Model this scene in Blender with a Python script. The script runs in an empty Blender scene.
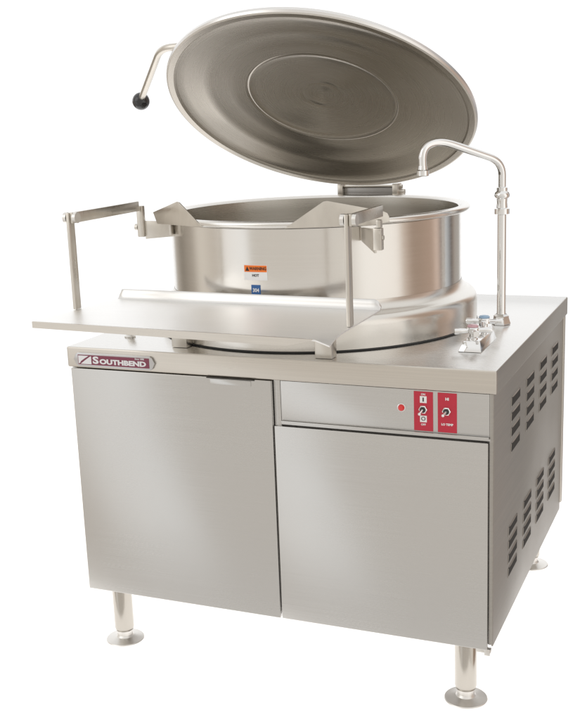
import bpy, bmesh, math
from mathutils import Vector, Matrix
C = bpy.data.collections.new('scene'); bpy.context.scene.collection.children.link(C)
PI = math.pi
def V(*a): return Vector(a)
W, D, ZT, TS, ZB = 0.914, 0.803, 0.682, 0.0443, 0.134
PC = V(0.4184, 0.393, 0)            # kettle axis
RB, RR, ZR = 0.3226, 0.3418, 0.9377

# ------------------------------------------------------------------ materials
def newmat(name):
    m = bpy.data.materials.new(name); m.use_nodes = True
    nt = m.node_tree; b = nt.nodes['Principled BSDF']; return m, nt, b
def plain(name, col, rough=.5, metal=0., coat=0.):
    m, nt, b = newmat(name)
    b.inputs['Base Color'].default_value = (*col, 1); b.inputs['Roughness'].default_value = rough
    b.inputs['Metallic'].default_value = metal; b.inputs['Coat Weight'].default_value = coat
    return m
def brushed(name, col, rough=.3, scale=(3, 3, 260), aniso=0., radial=None, var=.05, bump=.012, coord='Object', smudge=.5, arot=.25):
    """stainless steel with a brushed grain: streaks of noise vary tint, gloss and a very fine bump"""
    m, nt, b = newmat(name); N, L = nt.nodes, nt.links
    tc = N.new('ShaderNodeTexCoord'); mp = N.new('ShaderNodeMapping'); mp.inputs['Scale'].default_value = scale
    L.new(tc.outputs[coord], mp.inputs['Vector'])
    src = mp.outputs[0]
    if radial is not None:               # grain that runs around the local Z axis
        sx = N.new('ShaderNodeSeparateXYZ'); L.new(tc.outputs['Object'], sx.inputs[0])
        ln = N.new('ShaderNodeVectorMath'); ln.operation = 'LENGTH'
        cx = N.new('ShaderNodeCombineXYZ'); L.new(sx.outputs[0], cx.inputs[0]); L.new(sx.outputs[1], cx.inputs[1]); L.new(cx.outputs[0], ln.inputs[0])
        at = N.new('ShaderNodeMath'); at.operation = 'ARCTAN2'; L.new(sx.outputs[0], at.inputs[0]); L.new(sx.outputs[1], at.inputs[1])
        c2 = N.new('ShaderNodeCombineXYZ'); L.new(ln.outputs['Value'], c2.inputs[0]); L.new(at.outputs[0], c2.inputs[1]); L.new(sx.outputs[2], c2.inputs[2])
        mp2 = N.new('ShaderNodeMapping'); mp2.inputs['Scale'].default_value = radial; L.new(c2.outputs[0], mp2.inputs['Vector']); src = mp2.outputs[0]
    nz = N.new('ShaderNodeTexNoise'); nz.inputs['Scale'].default_value = 1; nz.inputs['Detail'].default_value = 3; nz.inputs['Roughness'].default_value = .55
    L.new(src, nz.inputs['Vector'])
    big = N.new('ShaderNodeTexNoise'); big.inputs['Scale'].default_value = 5; big.inputs['Detail'].default_value = 3; L.new(tc.outputs['Object'], big.inputs['Vector'])
    mr = N.new('ShaderNodeMapRange'); mr.inputs[1].default_value = .25; mr.inputs[2].default_value = .75
    mr.inputs[3].default_value = 1 - var; mr.inputs[4].default_value = 1 + var; L.new(nz.outputs[0], mr.inputs[0])
    mx = N.new('ShaderNodeVectorMath'); mx.operation = 'SCALE'; mx.inputs[0].default_value = col; L.new(mr.outputs[0], mx.inputs['Scale'])
    L.new(mx.outputs[0], b.inputs['Base Color'])
    mr2 = N.new('ShaderNodeMapRange'); mr2.inputs[1].default_value = .3; mr2.inputs[2].default_value = .7
    mr2.inputs[3].default_value = rough * (1 - .18 * smudge); mr2.inputs[4].default_value = rough * (1 + .22 * smudge); L.new(big.outputs[0], mr2.inputs[0])
    ad = N.new('ShaderNodeMath'); ad.operation = 'MULTIPLY_ADD'; ad.inputs[1].default_value = .12; L.new(nz.outputs[0], ad.inputs[0])
    sb = N.new('ShaderNodeMath'); sb.operation = 'SUBTRACT'; sb.inputs[1].default_value = .06; L.new(mr2.outputs[0], sb.inputs[0]); L.new(sb.outputs[0], ad.inputs[2])
    L.new(ad.outputs[0], b.inputs['Roughness'])
    b.inputs['Metallic'].default_value = 1
    if aniso:
        b.inputs['Anisotropic'].default_value = aniso
        tg = N.new('ShaderNodeTangent'); tg.direction_type = 'RADIAL'; tg.axis = 'Z'; b.inputs['Anisotropic Rotation'].default_value = arot; L.new(tg.outputs[0], b.inputs['Tangent'])
    return m
SS = (.66, .635, .595)
M = dict(
    front=brushed('steel_front', (.615, .606, .592), .25, (2.5, 60, 600), var=.018, smudge=.5, bump=.003),
    side=brushed('steel_side_shade', (.43, .41, .38), .38, (40, 2.5, 300), var=.07),  # darker copy of the steel: shade of the side put into the colour
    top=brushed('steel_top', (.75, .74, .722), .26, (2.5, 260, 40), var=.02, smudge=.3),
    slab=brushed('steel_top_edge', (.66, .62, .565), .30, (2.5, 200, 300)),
    dark=brushed('steel_recess', (.38, .37, .36), .4),
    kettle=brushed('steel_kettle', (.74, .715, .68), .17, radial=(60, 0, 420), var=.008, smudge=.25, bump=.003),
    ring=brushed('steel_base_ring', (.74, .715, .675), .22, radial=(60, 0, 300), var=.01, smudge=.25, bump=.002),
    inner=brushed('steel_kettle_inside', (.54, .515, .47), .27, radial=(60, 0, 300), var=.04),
    rim=brushed('steel_rim', (.78, .76, .73), .22, radial=(60, 0, 300)),
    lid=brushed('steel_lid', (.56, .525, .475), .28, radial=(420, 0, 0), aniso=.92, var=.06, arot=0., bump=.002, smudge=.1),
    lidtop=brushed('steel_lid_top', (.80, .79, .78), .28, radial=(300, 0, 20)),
    tray=brushed('steel_tray', (.95, .945, .935), .40, (3, 240, 40), var=.02),
    upstand=brushed('steel_upstand', (.76, .75, .735), .30, (3, 240, 40), var=.02),
    bar=brushed('steel_bar', (.66, .625, .57), .30, (60, 60, 20)),
    leg=brushed('steel_leg', (.52, .49, .445), .20, (120, 120, 8), var=.04),
    foot=brushed('steel_foot', (.78, .76, .73), .34, (40, 40, 40)),
    chrome=plain('chrome', (.86, .86, .86), .07, 1),
    black=plain('black_plastic', (.012, .012, .014), .18, 0, .5),
    gapshade=plain('gap_shade_paint', (.02, .018, .016), .8),  # flat dark colour painted as shade in slots and recess
    seal=plain('black_seal', (.03, .03, .03), .6),
    red=plain('red_enamel', (.52, .012, .04), .35, 0, .3),
    redlens=plain('red_lens', (.75, .02, .02), .15, 0, 1),
    white=plain('white_print', (.85, .85, .85), .5),
    pink=plain('pink_cap', (.60, .36, .40), .3, .0, .5), blue=plain('blue_cap', (.30, .45, .62), .3, 0, .5),
    maroon=plain('maroon_enamel', (.20, .012, .05), .3, 0, .6), silver=plain('silver_badge', (.62, .62, .63), .28, 1),
    silverp=plain('silver_print', (.80, .80, .82), .35, .3),
    orange=plain('orange_print', (.90, .20, .02), .45), labelblue=plain('blue_print', (.035, .13, .36), .45),
    ink=plain('black_print', (.02, .015, .015), .5),
)

# ------------------------------------------------------------------ helpers
def mkobj(name, me, mats, parent=None, smooth=None):
    o = bpy.data.objects.new(name, me); C.objects.link(o)
    for m in (mats if isinstance(mats, (list, tuple)) else [mats]):
        if m.name not in [x.name for x in me.materials if x]: me.materials.append(m)
    if parent: o.parent = parent
    if smooth is not None:
        for p in me.polygons: p.use_smooth = True
        me.set_sharp_from_angle(angle=math.radians(smooth))
    return o
def fin(name, bm, mats, parent=None, smooth=35, loc=None, mtx=None, recalc=True):
    if recalc: bmesh.ops.recalc_face_normals(bm, faces=bm.faces)
    me = bpy.data.meshes.new(name); bm.to_mesh(me); bm.free()
    o = mkobj(name, me, mats, parent, smooth)
    if mtx is not None: o.matrix_local = mtx
    if loc is not None: o.location = loc
    return o
def box(bm, a, b, bev=.0012, seg=2, mi=0, mtx=None):
    before = set(bm.faces)
    r = bmesh.ops.create_cube(bm, size=1); vs = r['verts']
    for v in vs: v.co = V(*[(a[k] + b[k]) / 2 + v.co[k] * (b[k] - a[k]) for k in range(3)])
    if mtx is not None:
        for v in vs: v.co = mtx @ v.co
    if bev > 0:
        es = list(set(e for v in vs for e in v.link_edges))
        bmesh.ops.bevel(bm, geom=es, offset=bev, segments=seg, profile=.5, affect='EDGES', clamp_overlap=True)
    for f in bm.faces:
        if f not in before: f.material_index = mi
def lathe(bm, prof, n=96, closed=False, mi=0, c=(0, 0, 0)):
    rings = []
    for r, z in prof:
        if r < 1e-6: rings.append([bm.verts.new((c[0], c[1], c[2] + z))])
        else: rings.append([bm.verts.new((c[0] + r * math.cos(2*PI*k/n), c[1] + r * math.sin(2*PI*k/n), c[2] + z)) for k in range(n)])
    if closed: rings.append(rings[0])
    for A, B in zip(rings, rings[1:]):
        for k in range(n):
            k2 = (k + 1) % n
            if len(A) == 1 and len(B) == 1: continue
            if len(A) == 1: f = bm.faces.new((A[0], B[k], B[k2]))
            elif len(B) == 1: f = bm.faces.new((A[k], A[k2], B[0]))
            else: f = bm.faces.new((A[k], A[k2], B[k2], B[k]))
            f.material_index = mi
def smoothpath(pts, r=.03, n=8):
    """round every inner corner of a polyline with a bezier"""
    pts = [Vector(p) for p in pts]; out = [pts[0]]
    for a, b, c in zip(pts, pts[1:], pts[2:]):
        d1, d2 = (a - b), (c - b); k1 = min(r, d1.length * .49); k2 = min(r, d2.length * .49)
        p, q = b + d1.normalized() * k1, b + d2.normalized() * k2
        for i in range(n + 1):
            t = i / n; out.append(p * (1-t)**2 + b * 2 * t * (1-t) + q * t * t)
    out.append(pts[-1]); return out
def tube(bm, pts, r, n=20, mi=0, caps=True):
    pts = [Vector(p) for p in pts]; rr = r if isinstance(r, (list, tuple)) else [r] * len(pts)
    t0 = (pts[1] - pts[0]).normalized(); u = t0.orthogonal().normalized(); rings = []
    for i, p in enumerate(pts):
        t = (pts[min(i+1, len(pts)-1)] - pts[max(i-1, 0)]).normalized()
        u = (u - t * u.dot(t)).normalized(); w = t.cross(u)
        rings.append([bm.verts.new(p + (u * math.cos(2*PI*k/n) + w * math.sin(2*PI*k/n)) * rr[i]) for k in range(n)])
    for A, B in zip(rings, rings[1:]):
        for k in range(n): bm.faces.new((A[k], A[(k+1) % n], B[(k+1) % n], B[k])).material_index = mi
    if caps: bm.faces.new(rings[0][::-1]).material_index = mi; bm.faces.new(rings[-1]).material_index = mi
def prism(bm, poly, d, mi=0, bev=0):
    """closed slab: polygon (3-D points) pushed along vector d"""
    A = [bm.verts.new(Vector(p)) for p in poly]; B = [bm.verts.new(Vector(p) + Vector(d)) for p in poly]; n = len(A)
    fs = [bm.faces.new(A), bm.faces.new(B[::-1])] + [bm.faces.new((A[k], B[k], B[(k+1) % n], A[(k+1) % n])) for k in range(n)]
    for f in fs: f.material_index = mi
    if bev:
        es = list(set(e for f in fs for e in f.edges)); r = bmesh.ops.bevel(bm, geom=es, offset=bev, segments=2, profile=.5, affect='EDGES')
        for f in r['faces']: f.material_index = mi
def text_bm(bm, s, size, origin, ux, uy, mi=0, depth=.0004, bold=0., align='CENTER', sx=1., bend=None, spacing=1.):
    """flat lettering: font outlines turned to mesh, laid out from origin along ux / uy; bend maps it onto the kettle"""
    cu = bpy.data.curves.new('lettering', 'FONT'); cu.body = s; cu.size = size; cu.align_x = align; cu.align_y = 'CENTER'
    cu.extrude = depth; cu.offset = bold; cu.space_character = spacing; cu.resolution_u = 3
    to = bpy.data.objects.new('lettering', cu); C.objects.link(to)
    dg = bpy.context.evaluated_depsgraph_get(); dg.update()
    me = bpy.data.meshes.new_from_object(to.evaluated_get(dg)); bpy.data.objects.remove(to); bpy.data.curves.remove(cu)
    ux, uy = Vector(ux).normalized(), Vector(uy).normalized(); uz = ux.cross(uy); o = Vector(origin)
    m = [bm.verts.new((o + ux * v.co.x * sx + uy * v.co.y + uz * v.co.z) if bend is None else bend(v.co.x * sx, v.co.y, v.co.z)) for v in me.vertices]
    for p in me.polygons:
        try: bm.faces.new([m[i] for i in p.vertices]).material_index = mi
        except ValueError: pass
    bpy.data.meshes.remove(me)
def copy_of(o, parent, loc=None):
    c = o.copy(); C.objects.link(c); c.parent = parent
    if loc is not None: c.location = loc
    for ch in list(o.children):
        d = ch.copy(); C.objects.link(d); d.parent = c
    return c

# ------------------------------------------------------------------ the appliance: one thing
K = bpy.data.objects.new('steam_kettle_cabinet', None); C.objects.link(K)
K.location = (W/2, D/2, 0)
K['label'] = 'large steel kettle with open round lid built into a brushed steel cabinet on legs'
K['category'] = 'steam kettle'
bpy.context.view_layer.update()
base = Matrix.Translation((-W/2, -D/2, 0))
# parts are modelled in the cabinet's own corner coordinates, so each gets this offset
def part(name, bm, mats, smooth=35, origin=None, recalc=True, parent=None):
    """origin: point that becomes the part's own origin (for grain and tangents that run round it)"""
    if parent is None:
        og = Vector(origin) if origin is not None else V(0, 0, 0)
        bmesh.ops.translate(bm, verts=bm.verts, vec=-og)
        return fin(name, bm, mats, K, smooth, loc=og + V(-W/2, -D/2, 0), recalc=recalc)
    og = parent.location - V(-W/2, -D/2, 0)      # sub-part of an unrotated part
    bmesh.ops.translate(bm, verts=bm.verts, vec=-og)
    return fin(name, bm, mats, parent, smooth, recalc=recalc)
NB = bmesh.new

# --- countertop: folded slab with a soft front edge
bm = NB(); box(bm, (0, 0, ZT - TS), (W, D, ZT), .0035, 3)
bm.faces.ensure_lookup_table()
for f in bm.faces: f.material_index = 0 if f.normal.z > .5 else 1
bmesh.ops.recalc_face_normals(bm, faces=bm.faces)
for f in bm.faces: f.material_index = 0 if f.normal.z > .8 else (2 if f.normal.x > .5 else 1)  # lighter top, darker front and right: shading put into the steel colours
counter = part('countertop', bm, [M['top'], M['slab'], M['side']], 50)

# --- badge: silver plate with pointed ends, maroon field, emblem and lettering
bz, bx0, bx1, hh = .657, .019, .214, .0145
bm = NB()
def hexa(x0, x1, z0, z1, e, y): return [(x0, y, (z0+z1)/2), (x0+e*.55, y, z1-.003), (x0+e, y, z1), (x1-e, y, z1), (x1-e*.55, y, z1-.003), (x1, y, (z0+z1)/2), (x1-e*.55, y, z0+.003), (x1-e, y, z0), (x0+e, y, z0), (x0+e*.55, y, z0+.003)]
prism(bm, hexa(bx0, bx1, bz-hh, bz+hh, .011, -.0005), (0, -.0040, 0), 0, .0008)
badge = part('badge', bm, M['silver'], 30)
bm = NB()
box(bm, (bx0+.0115, -.0056, bz-.0105), (bx1-.0120, -.0044, bz+.0105), .0004, 1)
part('badge_field', bm, M['maroon'], parent=badge)
bm = NB(); y = -.0058
prism(bm, [(.0325, y, bz-.0088), (.0325, y, bz+.0088), (.0575, y, bz+.0088), (.0475, y, bz+.0030), (.0385, y, bz-.0030), (.0365, y, bz-.0062)], (0, -.0006, 0))
prism(bm, [(.0375, y, bz-.0088), (.0470, y, bz-.0020), (.0560, y, bz+.0040), (.0625, y, bz+.0082), (.0640, y, bz+.0082), (.0640, y, bz-.0088)], (0, -.0006, 0))
part('emblem', bm, M['silverp'], parent=badge)
bm = NB()
text_bm(bm, 'S', .0205, (.0675, y, bz-.0002), (1, 0, 0), (0, 0, 1), bold=.0008, align='LEFT', sx=1.5)
text_bm(bm, 'OUTHBEND', .0140, (.0842, y, bz-.0023), (1, 0, 0), (0, 0, 1), bold=.0007, align='LEFT', sx=1.45)
text_bm(bm, 'Since 1898', .0050, (.1800, y, bz+.0082), (1, 0, 0), (0, 0, 1), bold=.0001)
part('lettering', bm, M['silverp'], None, parent=badge)

# --- cabinet body: box with a recessed front frame
ZC = ZT - TS
bm = NB()
box(bm, (.010, .018, ZB + .003), (.904, D-.006, ZC), .0015)
cab = part('cabinet_body', bm, M['dark'])
bm = NB()                                   # bright frame strips round the doors
box(bm, (.4725, .0075, ZB + .004), (.4865, .017, ZC-.0004), .001)
part('front_frame', bm, M['front'])
bm = NB()
box(bm, (.4875, .004, .5483), (.9020, .0172, .5525), .0008)
part('front_sill', bm, M['front'])
# --- right side panel with front return, rear corner flange
bm = NB()
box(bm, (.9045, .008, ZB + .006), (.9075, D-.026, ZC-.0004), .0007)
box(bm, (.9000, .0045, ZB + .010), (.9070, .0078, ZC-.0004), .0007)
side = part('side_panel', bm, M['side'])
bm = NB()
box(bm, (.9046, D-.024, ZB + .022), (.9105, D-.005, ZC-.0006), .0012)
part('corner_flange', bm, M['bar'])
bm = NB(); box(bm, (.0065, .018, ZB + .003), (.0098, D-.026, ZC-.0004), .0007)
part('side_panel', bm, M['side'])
# louvres: pressed hoods, slot shade painted dark below each
def louvre_bm():
    bm = NB(); L, H, dep, n = .082, .0165, .0014, 14
    # slot shade painted as a thin dark plate proud of the panel
    box(bm, (.0001, -L/2, -H*.5), (.0006, L/2, H*.5), 0, mi=1)
    # hood: blade that leans out towards the bottom-back, closed at the ends by rounding
    rows = []
    for i in range(n + 1):
        s = -1 + 2*i/n; k = max(0., 1 - abs(s)**4) ** .5; yy = s*L/2
        rows.append([bm.verts.new((.0002, yy, H*.62)), bm.verts.new((.0002 + dep*.75*k, yy, H*.56)), bm.verts.new((.0002 + dep*k, yy, H*(.62-.12*k)))])
        rows[-1].append(bm.verts.new((.0002 + dep*k - .0006*k, yy, H*(.62-.12*k) - .0003)))
    for A, B in zip(rows, rows[1:]):
        for j in range(3): bm.faces.new((A[j], A[j+1], B[j+1], B[j])).material_index = 0
    # pressed rim that frames the slot
    tube(bm, [(.0004, -L/2-.0015, H*.55), (.0004, -L/2-.0045, -H*.1), (.0004, -L/2-.0050, -H*.55)], .0007, 6, mi=0)
    return bm
first = None
for zz in (.581, .5505, .5195, .488, .320, .291, .262, .233):
    for yy in (.205, .358, .511, .665):
        if zz < .4: yy -= .018
        loc = V(.9076, yy, zz)
        if first is None:
            bm = louvre_bm(); first = fin('louvre', bm, [M['side'], M['gapshade']], side, 40, loc=loc)
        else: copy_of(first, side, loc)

# --- hinged door with a finger pull
bm = NB()
box(bm, (.0080, -.0010, ZB), (.4708, .0165, .6365), .0018)
door = part('door', bm, M['front'])
bm = NB()
box(bm, (.330, -.0030, .6345), (.436, -.0012, .6364), .0003, 1, mi=1)  # dark strip painted as the shade line above the pull
box(bm, (.338, -.0032, .6225), (.428, -.0013, .6335), .0008, mi=0)
part('door_handle', bm, [M['front'], M['gapshade']], parent=door)
# --- fixed lower panel
bm = NB()
box(bm, (.4738, -.0005, ZB), (.8985, .0072, .5455), .0018)
part('lower_panel', bm, M['front'])
bm = NB()                                     # small latch bracket at the bottom corner
box(bm, (.876, .004, ZB-.0085), (.9035, .016, ZB-.0005), .0012)
box(bm, (.892, .001, ZB-.0120), (.9030, .0036, ZB+.002), .0008)
part('latch_bracket', bm, M['foot'])
# --- control panel
bm = NB()
box(bm, (.4885, .0040, .5560), (.9000, .0170, ZC-.0008), .0008)
box(bm, (.4885, -.0006, .5528), (.9000, .0039, .5565), .0008)
ctl = part('control_panel', bm, M['front'])
def plate(x0, x1, kind):
    bm = NB(); z0, z1, y = .5590, .6345, .0025; cx = (x0+x1)/2
    box(bm, (x0, y, z0), (x1, .0039, z1), .0003, 1, mi=0)
    yy = y - .0004
    if kind == 0:
        box(bm, (cx-.0065, yy, .6128), (cx+.0065, y+.0002, .6258), .0002, 1, mi=1)
        box(bm, (cx-.0012, yy-.0004, .6155), (cx+.0012, yy+.0001, .6232), 0, mi=2)
        text_bm(bm, 'ON', .0052, (cx, yy, .6292), (1, 0, 0), (0, 0, 1), mi=1, bold=.0001)
        box(bm, (cx-.0065, yy, .5758), (cx+.0065, y+.0002, .5885), .0002, 1, mi=1)
        text_bm(bm, 'O', .0110, (cx, yy-.0002, .5822), (1, 0, 0), (0, 0, 1), mi=2)
        text_bm(bm, 'OFF', .0052, (cx, yy, .5712), (1, 0, 0), (0, 0, 1), mi=1, bold=.0001)
    else:
        text_bm(bm, 'HI', .0070, (cx, yy, .6230), (1, 0, 0), (0, 0, 1), mi=1, bold=.0003)
        text_bm(bm, 'LO TEMP', .0056, (cx, yy, .5745), (1, 0, 0), (0, 0, 1), mi=1, bold=.0002)
    return part('control_plate', bm, [M['red'], M['white'], M['ink']], None, parent=ctl)
plate(.7585, .7950, 0)['label'] = 'red plate with two white switch symbols'
plate(.8040, .8400, 1)['label'] = 'red plate with a line of white letters at top and bottom'
def toggle(x, z, tilt):
    bm = NB()
    lathe(bm, [(.0, 0), (.0082, 0), (.0082, .0024), (.0066, .0036), (.0058, .0036)], 6, mi=0)
    lathe(bm, [(.0058, .0036), (.0058, .0056), (.0052, .0060), (0, .0060)], 24, mi=1)
    e = V(0, 0, 0).lerp(V(-.0035, tilt, .013), 1)
    tube(bm, [(0, 0, .004), e], [.0022, .0030], 12, mi=0)
    bmesh.ops.create_icosphere(bm, subdivisions=2, radius=.0032, matrix=Matrix.Translation(e))
    bm.faces.ensure_lookup_table()
    bmesh.ops.rotate(bm, verts=bm.verts, matrix=Matrix.Rotation(PI/2, 3, 'X')); bmesh.ops.translate(bm, verts=bm.verts, vec=(x, .0024, z))
    return part('toggle_switch', bm, [M['chrome'], M['black']], 40, parent=ctl)
toggle(.7765, .6005, -.006); toggle(.8210, .6000, -.005)
bm = NB(); lathe(bm, [(0, 0), (.0082, 0), (.0080, .002), (.0066, .0024)], 32, mi=1); lathe(bm, [(.0066, .0022), (.0064, .0045), (.0045, .0072), (0, .0082)], 32, mi=0)
bmesh.ops.rotate(bm, verts=bm.verts, matrix=Matrix.Rotation(PI/2, 3, 'X')); bmesh.ops.translate(bm, verts=bm.verts, vec=(.7345, .0039, .6010))
part('indicator_light', bm, [M['redlens'], M['chrome']], 40, parent=ctl)

# --- four legs, each with a flanged foot
def leg(x, y, lab=None):
    bm = NB(); lathe(bm, [(.0, .024), (.0195, .024), (.0215, .030), (.0215, ZB + .002), (0, ZB + .002)], 40, c=(x, y, 0))
    l = part('leg', bm, M['leg'], 40, origin=(x, y, 0))
    bm = NB(); lathe(bm, [(0, 0), (.0420, 0), (.0430, .0018), (.0415, .0036), (.0290, .0056), (.0200, .0088), (.0170, .0130), (.0165, .0242), (0, .0242)], 56)
    fin('foot', bm, M['foot'], l, 30)
    return l
for x, y in ((.063, .044), (.846, .044), (.846, .730), (.063, .730)): leg(x, y)

# --- base ring: flared collar the kettle stands in, dark seal at its foot
bm = NB()
prof = [(.357, .0045), (.357, .050)]
for i in range(1, 11):
    a = math.radians(68)*i/10; prof.append((.339 + .018*math.cos(a), .050 + .021*math.sin(a)))
ex, ez = prof[-1]
for i in range(1, 9):
    t = i/8; prof.append((ex*(1-t)**2 + .3270*2*t*(1-t) + .3230*t*t, ez*(1-t)**2 + .0770*2*t*(1-t) + .0940*t*t))
lathe(bm, [(.330, .0045)] + prof, 160, c=(PC.x, PC.y, ZT))
ring = part('base_ring', bm, M['ring'], 35, origin=(PC.x, PC.y, ZT))
bm = NB(); lathe(bm, [(.3405, .0004), (.3575, .0004), (.3585, .0024), (.3560, .0046), (.3405, .0046)], 160, c=(PC.x, PC.y, ZT))
part('base_seal', bm, M['seal'], parent=ring)

# --- kettle vessel: outer wall, rolled rim, inside wall and round bottom
bm = NB()
z0 = .765 - ZT; zr = ZR - ZT
lathe(bm, [(RB, z0), (RB, zr - .014)], 192, mi=0, c=(PC.x, PC.y, ZT))
inn = [(RB-.006, zr - .004), (RB-.008, zr - .03), (RB-.008, .11)]
for i in range(1, 13):
    a = PI/2*i/12; inn.append(((RB-.008)*math.cos(a), .11 - .10*math.sin(a)))
inn[-1] = (0, .01)
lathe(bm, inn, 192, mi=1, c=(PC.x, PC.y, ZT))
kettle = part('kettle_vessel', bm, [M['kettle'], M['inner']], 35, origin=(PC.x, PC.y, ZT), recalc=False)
bm = NB()                                        # rim: sloped flange with a rolled edge
rp = [(RB-.006, zr-.004)]
rp += [(RB, zr + .0005), (RB+.006, zr + .002)]
for i in range(0, 9):
    a = PI/2 - (PI*1.15)*i/8; rp.append((RR-.0065 + .0068*math.cos(a), zr - .0048 + .0068*math.sin(a)))
rp += [(RB+.0003, zr-.013)]
lathe(bm, rp, 192)
bmesh.ops.translate(bm, verts=bm.verts, vec=(PC.x, PC.y, ZT))
part('rim', bm, M['rim'], 45, parent=kettle)
# stickers bent round the vessel wall
def bend_at(px, z, r0):
    a0 = math.asin((px - PC.x)/RB)
    def f(x, y, d): a = a0 + x/RB; r = r0 + d; return V(PC.x + r*math.sin(a), PC.y - r*math.cos(a), z + y)
    return f
def patch(bm, f, x0, x1, y0, y1, d0, d1, mi, n=10):
    cols = [[bm.verts.new(f(x0 + (x1-x0)*i/n, y, d)) for y, d in ((y0, d0), (y0, d1), (y1, d1), (y1, d0))] for i in range(n+1)]
    for A, B in zip(cols, cols[1:]):
        for j in range(4): bm.faces.new((A[j], A[(j+1) % 4], B[(j+1) % 4], B[j])).material_index = mi
    bm.faces.new(cols[0]).material_index = mi; bm.faces.new(cols[-1][::-1]).material_index = mi
f = bend_at(.415, .838, RB); bm = NB()
patch(bm, f, -.0255, .0255, -.0155, .0150, .0002, .0006, 0)
patch(bm, f, -.0245, .0245, .0010, .0142, .0004, .0009, 1)
prismtri = [f(-.0222, .0030, .0011), f(-.0130, .0030, .0011), f(-.0176, .0122, .0011)]
bm.faces.new([bm.verts.new(p) for p in prismtri]).material_index = 2
text_bm(bm, 'WARNING', .0088, (0, 0, 0), (1, 0, 0), (0, 0, 1), 2, .0002, .0002, bend=lambda x, y, d: f(x + .0055, y + .0076, .0011 + d), sx=.86)
text_bm(bm, 'HOT', .0070, (0, 0, 0), (1, 0, 0), (0, 0, 1), 2, .0002, .0002, bend=lambda x, y, d: f(x, y - .0060, .0009 + d))
part('warning_label', bm, [M['white'], M['orange'], M['ink']], None, parent=kettle)
f = bend_at(.4145, .8030, RB); bm = NB()
patch(bm, f, -.0100, .0100, -.0110, .0100, .0002, .0007, 0, 5)
text_bm(bm, '304', .0105, (0, 0, 0), (1, 0, 0), (0, 0, 1), 1, .0002, .0003, bend=lambda x, y, d: f(x, y - .0010, .0009 + d), sx=.9)
part('steel_grade_label', bm, [M['labelblue'], M['white']], None, parent=kettle)
# pouring guides: sheet wings standing on the rim either side of the pour side
def wing(pts, back):
    bm = NB(); prism(bm, pts, back, 0, .0006)
    return part('pouring_guide', bm, M['bar'], 30, parent=kettle)
wing([(.152, .1355, .951), (.229, .1020, .976), (.236, .0985, .9745), (.302, .0690, .9275), (.163, .1310, .927)], (.0010, .0025, 0))
wing([(.490, .0485, .9275), (.560, .0800, .9770), (.567, .0830, .9780), (.664, .1270, .9545), (.672, .1305, .9500), (.675, .1320, .9430), (.676, .1325, .9330), (.645, .1180, .9275)], (-.0010, .0025, 0))

# --- lid: domed disc tipped back on its hinge, own axis Z = lid normal
LC = V(.426, .42, 1.148); ang = -math.asin(.541)
lidM = Matrix.Translation(LC + V(-W/2, -D/2, 0)) @ Matrix.Rotation(ang, 4, 'X')
bm = NB(); n = 192
R = .345
under = [(R-.0005, .0015), (R-.004, .0), (R-.016, .0015), (R-.0185, .0045), (R-.022, .0065)]
for i in range(1, 9):                                # gentle dish up to the ring groove
    r = (R-.022) + (.172-(R-.022))*i/8; under.append((r, .0065 + .030*(1-(r/(R-.022))**2) + (.0014 if i in (2, 5) else 0)))
under += [(.1705, .0300), (.1685, .0312), (.1660, .0300), (.1640, .0300), (.161, .0316), (.150, .0332)]
for r in (.125, .10, .075, .055): under.append((r, .0332 + .0075*(1-(r/.150)**2)))
under += [(.0485, .0400), (.0465, .0404), (.045, .0402), (.030, .0412), (.012, .0420), (0, .0422)]
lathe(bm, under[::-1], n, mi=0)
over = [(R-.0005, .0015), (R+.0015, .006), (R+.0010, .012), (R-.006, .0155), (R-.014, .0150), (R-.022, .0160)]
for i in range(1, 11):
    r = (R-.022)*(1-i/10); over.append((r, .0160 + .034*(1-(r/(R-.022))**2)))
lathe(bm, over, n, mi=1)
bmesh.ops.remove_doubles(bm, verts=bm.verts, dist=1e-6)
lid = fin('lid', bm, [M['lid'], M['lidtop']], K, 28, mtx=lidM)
inv = (Matrix.Translation(LC) @ Matrix.Rotation(ang, 4, 'X')).inverted()
def L_(*p): return inv @ Vector(p)
bm = NB()
path = smoothpath([L_(.290, .262, 1.292), L_(.187, .241, 1.291), L_(.130, .250, 1.2900), L_(-.004, .388, 1.193)], .032)
tube(bm, path, .0077, 20)
fin('lid_handle', bm, M['bar'], lid, 40)
bm = NB(); bmesh.ops.create_uvsphere(bm, u_segments=32, v_segments=20, radius=.0205, matrix=Matrix.Translation(L_(-.0145, .4000, 1.1845)))
fin('handle_knob', bm, M['black'], lid, 80)
# --- hinge behind the rim
bm = NB()
box(bm, (.352, .716, .925), (.366, .752, .9655), .0015); box(bm, (.496, .716, .925), (.510, .752, .9655), .0015)
box(bm, (.3665, .728, .930), (.4955, .744, .9560), .0012, mi=1)
box(bm, (.3665, .722, .9570), (.4955, .744, .9610), .0012)
tube(bm, [(.346, .738, .957), (.516, .738, .957)], .0052, 16)
tube(bm, [(.510, .738, .944), (.522, .738, .944)], .0075, 6)
part('hinge', bm, [M['bar'], M['dark']], 35)

# --- pouring tray: flat sheet, folded lips, hung from two arms
TZ = .780
FL, FR, BL, BR = V(.080, -.214, TZ), V(.692, -.250, TZ), V(.106, .050, TZ), V(.689, .026, TZ)
bm = NB()
def sheet(pts, th): prism(bm, pts, (0, 0, -th))
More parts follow.
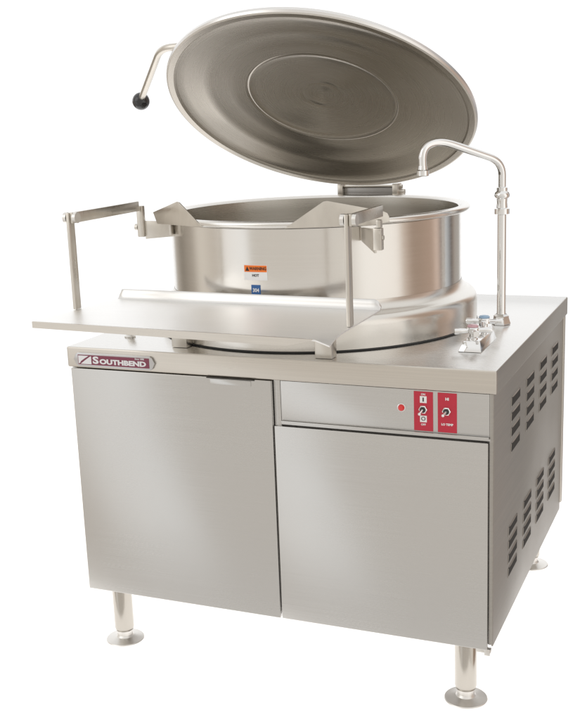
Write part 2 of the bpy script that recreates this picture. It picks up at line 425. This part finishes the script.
# top surface with a front-right corner bent down a little
nx, ny = 24, 10; grid = []
for j in range(ny+1):
    row = []
    for i in range(nx+1):
        s, t = i/nx, j/ny; p = (FL.lerp(FR, s)).lerp(BL.lerp(BR, s), t)
        c = max(0, (s-.93)/.07) * max(0, (.25-t)/.25); p.z -= .010*c*c
        row.append(bm.verts.new(p))
    grid.append(row)
top = [bm.faces.new((grid[j][i], grid[j][i+1], grid[j+1][i+1], grid[j+1][i])) for j in range(ny) for i in range(nx)]
bmesh.ops.recalc_face_normals(bm, faces=bm.faces)
if top[0].normal.z < 0: bmesh.ops.reverse_faces(bm, faces=bm.faces)
r = bmesh.ops.extrude_face_region(bm, geom=list(bm.faces))
bmesh.ops.translate(bm, verts=[v for v in r['geom'] if isinstance(v, bmesh.types.BMVert)], vec=(0, 0, -.0025))
# front lip folded down, tapering away at the right-hand corner
def lip(a, b, h0, h1, th, rise=False, n=24, taper=.0):
    d = (b-a).normalized(); nrm = V(d.y, -d.x, 0); cols = []
    for i in range(n+1):
        s = i/n; p = a.lerp(b, s); h = h0 + (h1-h0)*s
        if taper and s > 1-taper: h *= max(.12, 1-((s-(1-taper))/taper)**1.6)
        sg = 1 if rise else -1
        cols.append([bm.verts.new(q) for q in (p + V(0, 0, .0002*sg), p + nrm*th + V(0, 0, .0002*sg), p + nrm*th + V(0, 0, sg*h), p + V(0, 0, sg*h))])
    for A, B in zip(cols, cols[1:]):
        for j in range(4): bm.faces.new((A[j], A[(j+1) % 4], B[(j+1) % 4], B[j]))
    bm.faces.new(cols[0]); bm.faces.new(cols[-1][::-1])
tray = part('pouring_tray', bm, M['tray'], 30); bm = NB()
lip(FL + V(-.0, -.0002, 0), FR + V(-.030, -.0002, 0), .0125, .0145, .0022, taper=.10)
part('tray_lip', bm, M['slab'], 30, parent=tray)
bm = NB()                                          # rear upstand with rolled top
N_ = 90; pr = [(0, -.0005), (.004, .003), (.007, .010), (.009, .0175), (.0115, .0190), (.0125, .0165), (.0105, .009), (.0075, .001), (.004, -.003)]
cols = []
for i in range(N_+1):
    s = i/N_; p = BL.lerp(BR, s); p = p + V(0, -.005, 0); k = 1.
    if s < .012: k = .35 + .65*math.sin(PI/2*s/.012)
    if s > .98: k = .35 + .65*math.sin(PI/2*(1-s)/.02)
    cols.append([bm.verts.new(p + V(0, a, b*k)) for a, b in pr])
for A, B in zip(cols, cols[1:]):
    for j in range(len(pr)): bm.faces.new((A[j], A[(j+1) % len(pr)], B[(j+1) % len(pr)], B[j]))
bm.faces.new(cols[0]); bm.faces.new(cols[-1][::-1])
part('tray_upstand', bm, M['upstand'], 50, parent=tray)
for x, y, h in ((.2475, .057, 1), (.5755, .030, 1)):
    bm = NB(); box(bm, (x-.0175, y-.014, ZT + .0004), (x+.0175, y+.014, TZ-.0028), .0018)
    part('support_block', bm, M['bar'])
bm = NB(); lathe(bm, [(0, .0003), (.012, .0003), (.012, .003), (.008, .006), (.008, .026), (0, .026)], 28, c=(.085, .118, ZT))
part('rest_stud', bm, M['foot'])

# --- hanger arms, one each side of the tray
def hanger(x, yb, zt, yend, lower):
    bm = NB()
    box(bm, (x-.0035, yb-.0095, TZ + .0004), (x+.0035, yb+.0095, zt + .010), .0012)
    s = 1 if x > .4 else 1
    box(bm, (x+.0040, yb-.006, zt-.0105), (x+.0100, yend, zt+.0105), .0012)
    a = part('hanger_arm', bm, M['bar'])
    bm = NB()
    for dx in (-.0115, .0102):
        tube(bm, [(x+dx, yb, zt), (x+dx+.0072, yb, zt)], [.0105, .0105], 24)
    part('pivot_bolt', bm, M['foot'], parent=a)
    return a
# left: arm, end plate, link back to the vessel
hanger(.0915, -.081, .961, .166, None)
bm = NB()
box(bm, (.0905, .170, .894), (.1060, .181, .961), .0015, mi=0)
prism(bm, [(.1062, .176, .889), (.1062, .176, .9285), (.180, .187, .926), (.180, .187, .895)], (0, .005, 0), 0, .0008)
box(bm, (.170, .168, .899), (.1745, .1850, .9260), .0008)
tube(bm, [(.0835, .176, .915), (.0903, .176, .915)], .0070, 16)
part('hanger_bracket', bm, M['bar'])
# right
hanger(.6865, -.134, .964, .030, None)
bm = NB()
prism(bm, [(.622, .134, .895), (.622, .134, .922), (.681, .036, .9300), (.681, .036, .8850)], (-.004, -.003, 0), 0, .0008)
box(bm, (.6790, .0200, .8920), (.6955, .0345, .9330), .0016)
box(bm, (.6850, .0200, .9335), (.6940, .0330, .9480), .0014)
tube(bm, [(.692, .0190, .925), (.692, .0205, .925)], .0035, 12)
tube(bm, [(.6957, .027, .915), (.6980, .027, .915)], .0045, 16)
part('hanger_bracket', bm, M['bar'])

# --- water faucet
fx, fy = .8300, .4280
bm = NB()
lathe(bm, [(.0, 0), (.0195, 0), (.0205, .002), (.0190, .006), (.0165, .014), (.0165, .018), (.0120, .022)], 6, c=(fx, fy, ZT + .0004))
lathe(bm, [(.0102, .020), (.0095, .030), (.0095, .236)], 32, c=(fx, fy, ZT))
prof = [(.0115, .236), (.0160, .238), (.0160, .249), (.0120, .251), (.0110, .262), (.0115, .270), (.0155, .273), (.0165, .277), (.0150, .283), (.0115, .286), (.0115, .293), (.0085, .295), (.0, .295)]
lathe(bm, [(0, .236)] + prof, 40, c=(fx, fy, ZT))
faucet = part('faucet', bm, M['chrome'], 40)
bm = NB()
P0 = V(fx, fy, ZT + .290); P1 = V(fx, fy, 1.0290); P2 = V(.7160, .320, 1.0790); P3 = V(.6960, .300, 1.0480); P4 = V(.6950, .299, 1.0140)
tube(bm, smoothpath([P0, P1, V(.722, .327, 1.080), V(.6935, .300, 1.066), P4], .034), .0082, 24)
tube(bm, [P4 + V(0, 0, .016), P4 + V(0, 0, .008), P4 + V(0, 0, .006), P4 + V(0, 0, -.004), P4 + V(0, 0, -.005)], [.0085, .0095, .0125, .0125, .0105], 24)
part('spout', bm, M['chrome'], 45, parent=faucet)
# valve body: one chrome wedge with two four-arm handles
bm = NB()
A = [(.806, .142), (.852, .118), (.852, .215), (.806, .235)]
x0, x1, y0, y1 = .8080, .8540, .1350, .2750
lo = [V(x0, y0, ZT+.0005), V(x1, y0, ZT+.0005), V(x1, y1, ZT+.0005), V(x0, y1, ZT+.0005)]
hi = [V(x0+.009, y0+.012, ZT+.021), V(x1-.005, y0+.012, ZT+.021), V(x1-.005, y1-.012, ZT+.021), V(x0+.009, y1-.012, ZT+.021)]
lv = [bm.verts.new(p) for p in lo]; hv = [bm.verts.new(p) for p in hi]
bm.faces.new(lv[::-1]); bm.faces.new(hv)
for k in range(4): bm.faces.new((lv[k], lv[(k+1) % 4], hv[(k+1) % 4], hv[k]))
bmesh.ops.bevel(bm, geom=list(bm.edges), offset=.0016, segments=2, profile=.5, affect='EDGES')
vb = part('valve_body', bm, M['chrome'], 35)
def handle(cx, cy, rot, cap, lab):
    bm = NB(); z = ZT
    lathe(bm, [(.010, .018), (.010, .024), (.007, .026), (.007, .032), (.012, .034), (.0125, .043), (.0105, .045), (0, .045)], 28, c=(cx, cy, z))
    for k in range(4):
        a = rot + k*PI/2; d = V(math.cos(a), math.sin(a), 0)
        o = V(cx, cy, z + .0375)
        tube(bm, [o + d*.008, o + d*.022, o + d*.034, o + d*.0365], [.0046, .0052, .0068, .0058], 14)
    h = part('valve_handle', bm, M['chrome'], 40); h['label'] = lab
    bm = NB(); lathe(bm, [(.0110, .0452), (.0108, .0475), (.0085, .0495), (0, .0505)], 28, c=(cx, cy, z))
    part('handle_cap', bm, M[cap], 40, parent=h)
handle(.8310, .165, .42, 'pink', 'valve handle with a pink cap'); handle(.8310, .262, .10, 'blue', 'valve handle with a blue cap')

# ------------------------------------------------------------------ the surface it stands on: a white sheet, backlit by an added lamp to hide shadows
m, nt, b = newmat('backlit_floor_sheet')  # translucent so the lamp added beneath can whiten it
tr = nt.nodes.new('ShaderNodeBsdfTranslucent'); tr.inputs[0].default_value = (.95, .95, .95, 1)
df = nt.nodes.new('ShaderNodeBsdfDiffuse'); df.inputs[0].default_value = (.9, .9, .9, 1)
mx = nt.nodes.new('ShaderNodeMixShader'); mx.inputs[0].default_value = .9
nt.links.new(df.outputs[0], mx.inputs[1]); nt.links.new(tr.outputs[0], mx.inputs[2])
nt.links.new(mx.outputs[0], nt.nodes['Material Output'].inputs['Surface'])
bm = NB(); bmesh.ops.create_grid(bm, x_segments=2, y_segments=2, size=1, matrix=Matrix.Translation((-.31, 1.07, -.0006)) @ Matrix.Diagonal((1.28, 1.13, 1, 1)))
fl = fin('floor', bm, m, None, None, recalc=False); fl['kind'] = 'structure'

# ------------------------------------------------------------------ lamps
def area(name, loc, target, size, power, col=(1, 1, 1), sy=None):
    l = bpy.data.lights.new(name, 'AREA'); l.energy = power; l.color = col; l.shape = 'RECTANGLE'; l.size = size; l.size_y = sy or size
    o = bpy.data.objects.new(name, l); C.objects.link(o); o.location = loc
    o.rotation_euler = (Vector(target) - Vector(loc)).to_track_quat('-Z', 'Y').to_euler(); return o
area('under_floor_fill', (-.31, 1.07, -.05), (-.31, 1.07, 1), 2.66, 16.5, sy=2.36)  # added lamp under the sheet, whitens the floor and washes out shadows
area('key_softbox', (-1.6, -2.2, 2.6), (.45, .3, .7), 2.2, 12, (1, .99, .97))

# ------------------------------------------------------------------ world: white backdrop with invented light and dark bands for steel to reflect
w = bpy.data.worlds.new('World'); bpy.context.scene.world = w; w.use_nodes = True
nt = w.node_tree; N, L = nt.nodes, nt.links; bg = N['Background']
tc = N.new('ShaderNodeTexCoord'); sp = N.new('ShaderNodeSeparateXYZ'); L.new(tc.outputs['Generated'], sp.inputs[0])
at = N.new('ShaderNodeMath'); at.operation = 'ARCTAN2'; L.new(sp.outputs[0], at.inputs[0]); L.new(sp.outputs[1], at.inputs[1])   # azimuth from +y towards +x
mr = N.new('ShaderNodeMapRange'); mr.inputs[1].default_value = -PI; mr.inputs[2].default_value = PI; sh = N.new('ShaderNodeMath'); sh.operation = 'MULTIPLY_ADD'; sh.inputs[1].default_value = -.34; L.new(sp.outputs[2], sh.inputs[0]); L.new(at.outputs[0], sh.inputs[2])
L.new(sh.outputs[0], mr.inputs[0])
ramp = N.new('ShaderNodeValToRGB'); L.new(mr.outputs[0], ramp.inputs[0]); ramp.color_ramp.interpolation = 'EASE'
AZ = [  # degrees (sheared a little with height), linear colour; bands shaped for the reflections
    (-180, (.74, .70, .645)), (-165, (.74, .70, .645)), (-149, (.72, .68, .625)), (-144, (1.06, 1.06, 1.05)), (-128, (1.04, 1.02, .99)), (-115, (.66, .60, .53)), (-98, (.80, .74, .66)),
    (-84, (.44, .39, .33)), (-68, (.30, .265, .22)), (-54, (.50, .45, .39)), (-43.5, (1.15, 1.15, 1.15)),
    (8, (1.15, 1.15, 1.15)), (15, (.60, .45, .36)), (24, (.36, .27, .21)), (31, (.13, .11, .10)), (36, (.44, .46, .48)), (42, (.74, .77, .80)), (48, (.24, .20, .18)),
    (54, (.86, .68, .58)), (61, (.50, .37, .29)), (82, (.42, .315, .245)), (90, (.66, .54, .45)), (97, (1.15, 1.10, 1.04)), (124, (1.15, 1.12, 1.07)), (138, (.84, .80, .74)), (165, (.76, .72, .67)), (180, (.74, .70, .645))]
el = ramp.color_ramp.elements
while len(el) > 1: el.remove(el[-1])
AZ.sort(key=lambda q: q[0])
for i, (a, c) in enumerate(AZ):
    e = el[0] if i == 0 else el.new((a + 180) / 360)
    e.position = (a + 180) / 360; e.color = (*c, 1)
# the white backdrop wraps further round on the left above the horizon
wl = N.new('ShaderNodeMapRange'); wl.interpolation_type = 'SMOOTHSTEP'; wl.inputs[1].default_value = -.01; wl.inputs[2].default_value = .06; L.new(sp.outputs[2], wl.inputs[0])
wa = N.new('ShaderNodeMapRange'); wa.interpolation_type = 'SMOOTHSTEP'; wa.inputs[1].default_value = -1.75; wa.inputs[2].default_value = -1.35; L.new(at.outputs[0], wa.inputs[0])
wb = N.new('ShaderNodeMapRange'); wb.interpolation_type = 'SMOOTHSTEP'; wb.inputs[1].default_value = 0; wb.inputs[2].default_value = -.3; L.new(at.outputs[0], wb.inputs[0])
wm = N.new('ShaderNodeMath'); wm.operation = 'MULTIPLY'; L.new(wl.outputs[0], wm.inputs[0]); L.new(wa.outputs[0], wm.inputs[1])
wn = N.new('ShaderNodeMath'); wn.operation = 'MULTIPLY'; L.new(wm.outputs[0], wn.inputs[0]); L.new(wb.outputs[0], wn.inputs[1])
mixw = N.new('ShaderNodeMix'); mixw.data_type = 'RGBA'; L.new(wn.outputs[0], mixw.inputs['Factor']); L.new(ramp.outputs[0], mixw.inputs['A']); mixw.inputs['B'].default_value = (1.15, 1.15, 1.15, 1)
# overhead: a bright white ceiling above 35 degrees or so
mr3 = N.new('ShaderNodeMapRange'); mr3.interpolation_type = 'SMOOTHSTEP'; mr3.inputs[1].default_value = .35; mr3.inputs[2].default_value = .75; L.new(sp.outputs[2], mr3.inputs[0])
mix = N.new('ShaderNodeMix'); mix.data_type = 'RGBA'; L.new(mr3.outputs[0], mix.inputs['Factor'])
L.new(mixw.outputs['Result'], mix.inputs['A']); mix.inputs['B'].default_value = (.95, .94, .92, 1)
# lower right: dim brown-grey zone, added to darken what the side panel reflects
lo_ = N.new('ShaderNodeMapRange'); lo_.interpolation_type = 'SMOOTHSTEP'; lo_.inputs[1].default_value = .06; lo_.inputs[2].default_value = -.06; L.new(sp.outputs[2], lo_.inputs[0])
rt_ = N.new('ShaderNodeMapRange'); rt_.interpolation_type = 'SMOOTHSTEP'; rt_.inputs[1].default_value = PI*.00; rt_.inputs[2].default_value = PI*.04; L.new(at.outputs[0], rt_.inputs[0])
rf_ = N.new('ShaderNodeMapRange'); rf_.interpolation_type = 'SMOOTHSTEP'; rf_.inputs[1].default_value = PI*.15; rf_.inputs[2].default_value = PI*.10; L.new(at.outputs[0], rf_.inputs[0])
rg_ = N.new('ShaderNodeMath'); rg_.operation = 'MULTIPLY'; L.new(lo_.outputs[0], rg_.inputs[0]); L.new(rf_.outputs[0], rg_.inputs[1])
rm_ = N.new('ShaderNodeMath'); rm_.operation = 'MULTIPLY'; L.new(rg_.outputs[0], rm_.inputs[0]); L.new(rt_.outputs[0], rm_.inputs[1])
mix0 = N.new('ShaderNodeMix'); mix0.data_type = 'RGBA'; L.new(rm_.outputs[0], mix0.inputs['Factor'])
L.new(mix.outputs['Result'], mix0.inputs['A']); mix0.inputs['B'].default_value = (.46, .43, .395, 1)
# below the horizon behind the photographer: grey studio floor
mr4 = N.new('ShaderNodeMapRange'); mr4.interpolation_type = 'SMOOTHSTEP'; mr4.inputs[1].default_value = -.35; mr4.inputs[2].default_value = -.75; L.new(sp.outputs[2], mr4.inputs[0])
fwd = N.new('ShaderNodeMapRange'); fwd.interpolation_type = 'SMOOTHSTEP'; fwd.inputs[1].default_value = .1; fwd.inputs[2].default_value = -.4; L.new(sp.outputs[1], fwd.inputs[0])
mu = N.new('ShaderNodeMath'); mu.operation = 'MULTIPLY'; L.new(mr4.outputs[0], mu.inputs[0]); L.new(fwd.outputs[0], mu.inputs[1])
mix2 = N.new('ShaderNodeMix'); mix2.data_type = 'RGBA'; L.new(mu.outputs[0], mix2.inputs['Factor'])
L.new(mix0.outputs['Result'], mix2.inputs['A']); mix2.inputs['B'].default_value = (.72, .69, .65, 1)
L.new(mix2.outputs['Result'], bg.inputs[0]); bg.inputs[1].default_value = 1.0

# ------------------------------------------------------------------ camera
pi_, ya, ro = map(math.radians, (-12.8181, 23.2965, -2.1611))
fw = V(-math.sin(ya)*math.cos(pi_), math.cos(ya)*math.cos(pi_), math.sin(pi_)); r = V(math.cos(ya), math.sin(ya), 0); u = r.cross(fw)
r2 = r*math.cos(ro) + u*math.sin(ro); u2 = -r*math.sin(ro) + u*math.cos(ro)
cd = bpy.data.cameras.new('camera'); cam = bpy.data.objects.new('camera', cd); C.objects.link(cam)
mt = Matrix((r2, u2, -fw)).transposed().to_4x4(); mt.translation = V(1.3182, -1.8705, 1.1439); cam.matrix_world = mt
cd.sensor_fit = 'VERTICAL'; cd.sensor_height = 24; cd.lens = 1083.26/720*24; cd.clip_start = .05; cd.clip_end = 100
sc = bpy.context.scene; sc.camera = cam
sc.view_settings.view_transform = 'Standard'; sc.view_settings.look = 'None'; sc.view_settings.exposure = 0; sc.view_settings.gamma = 1
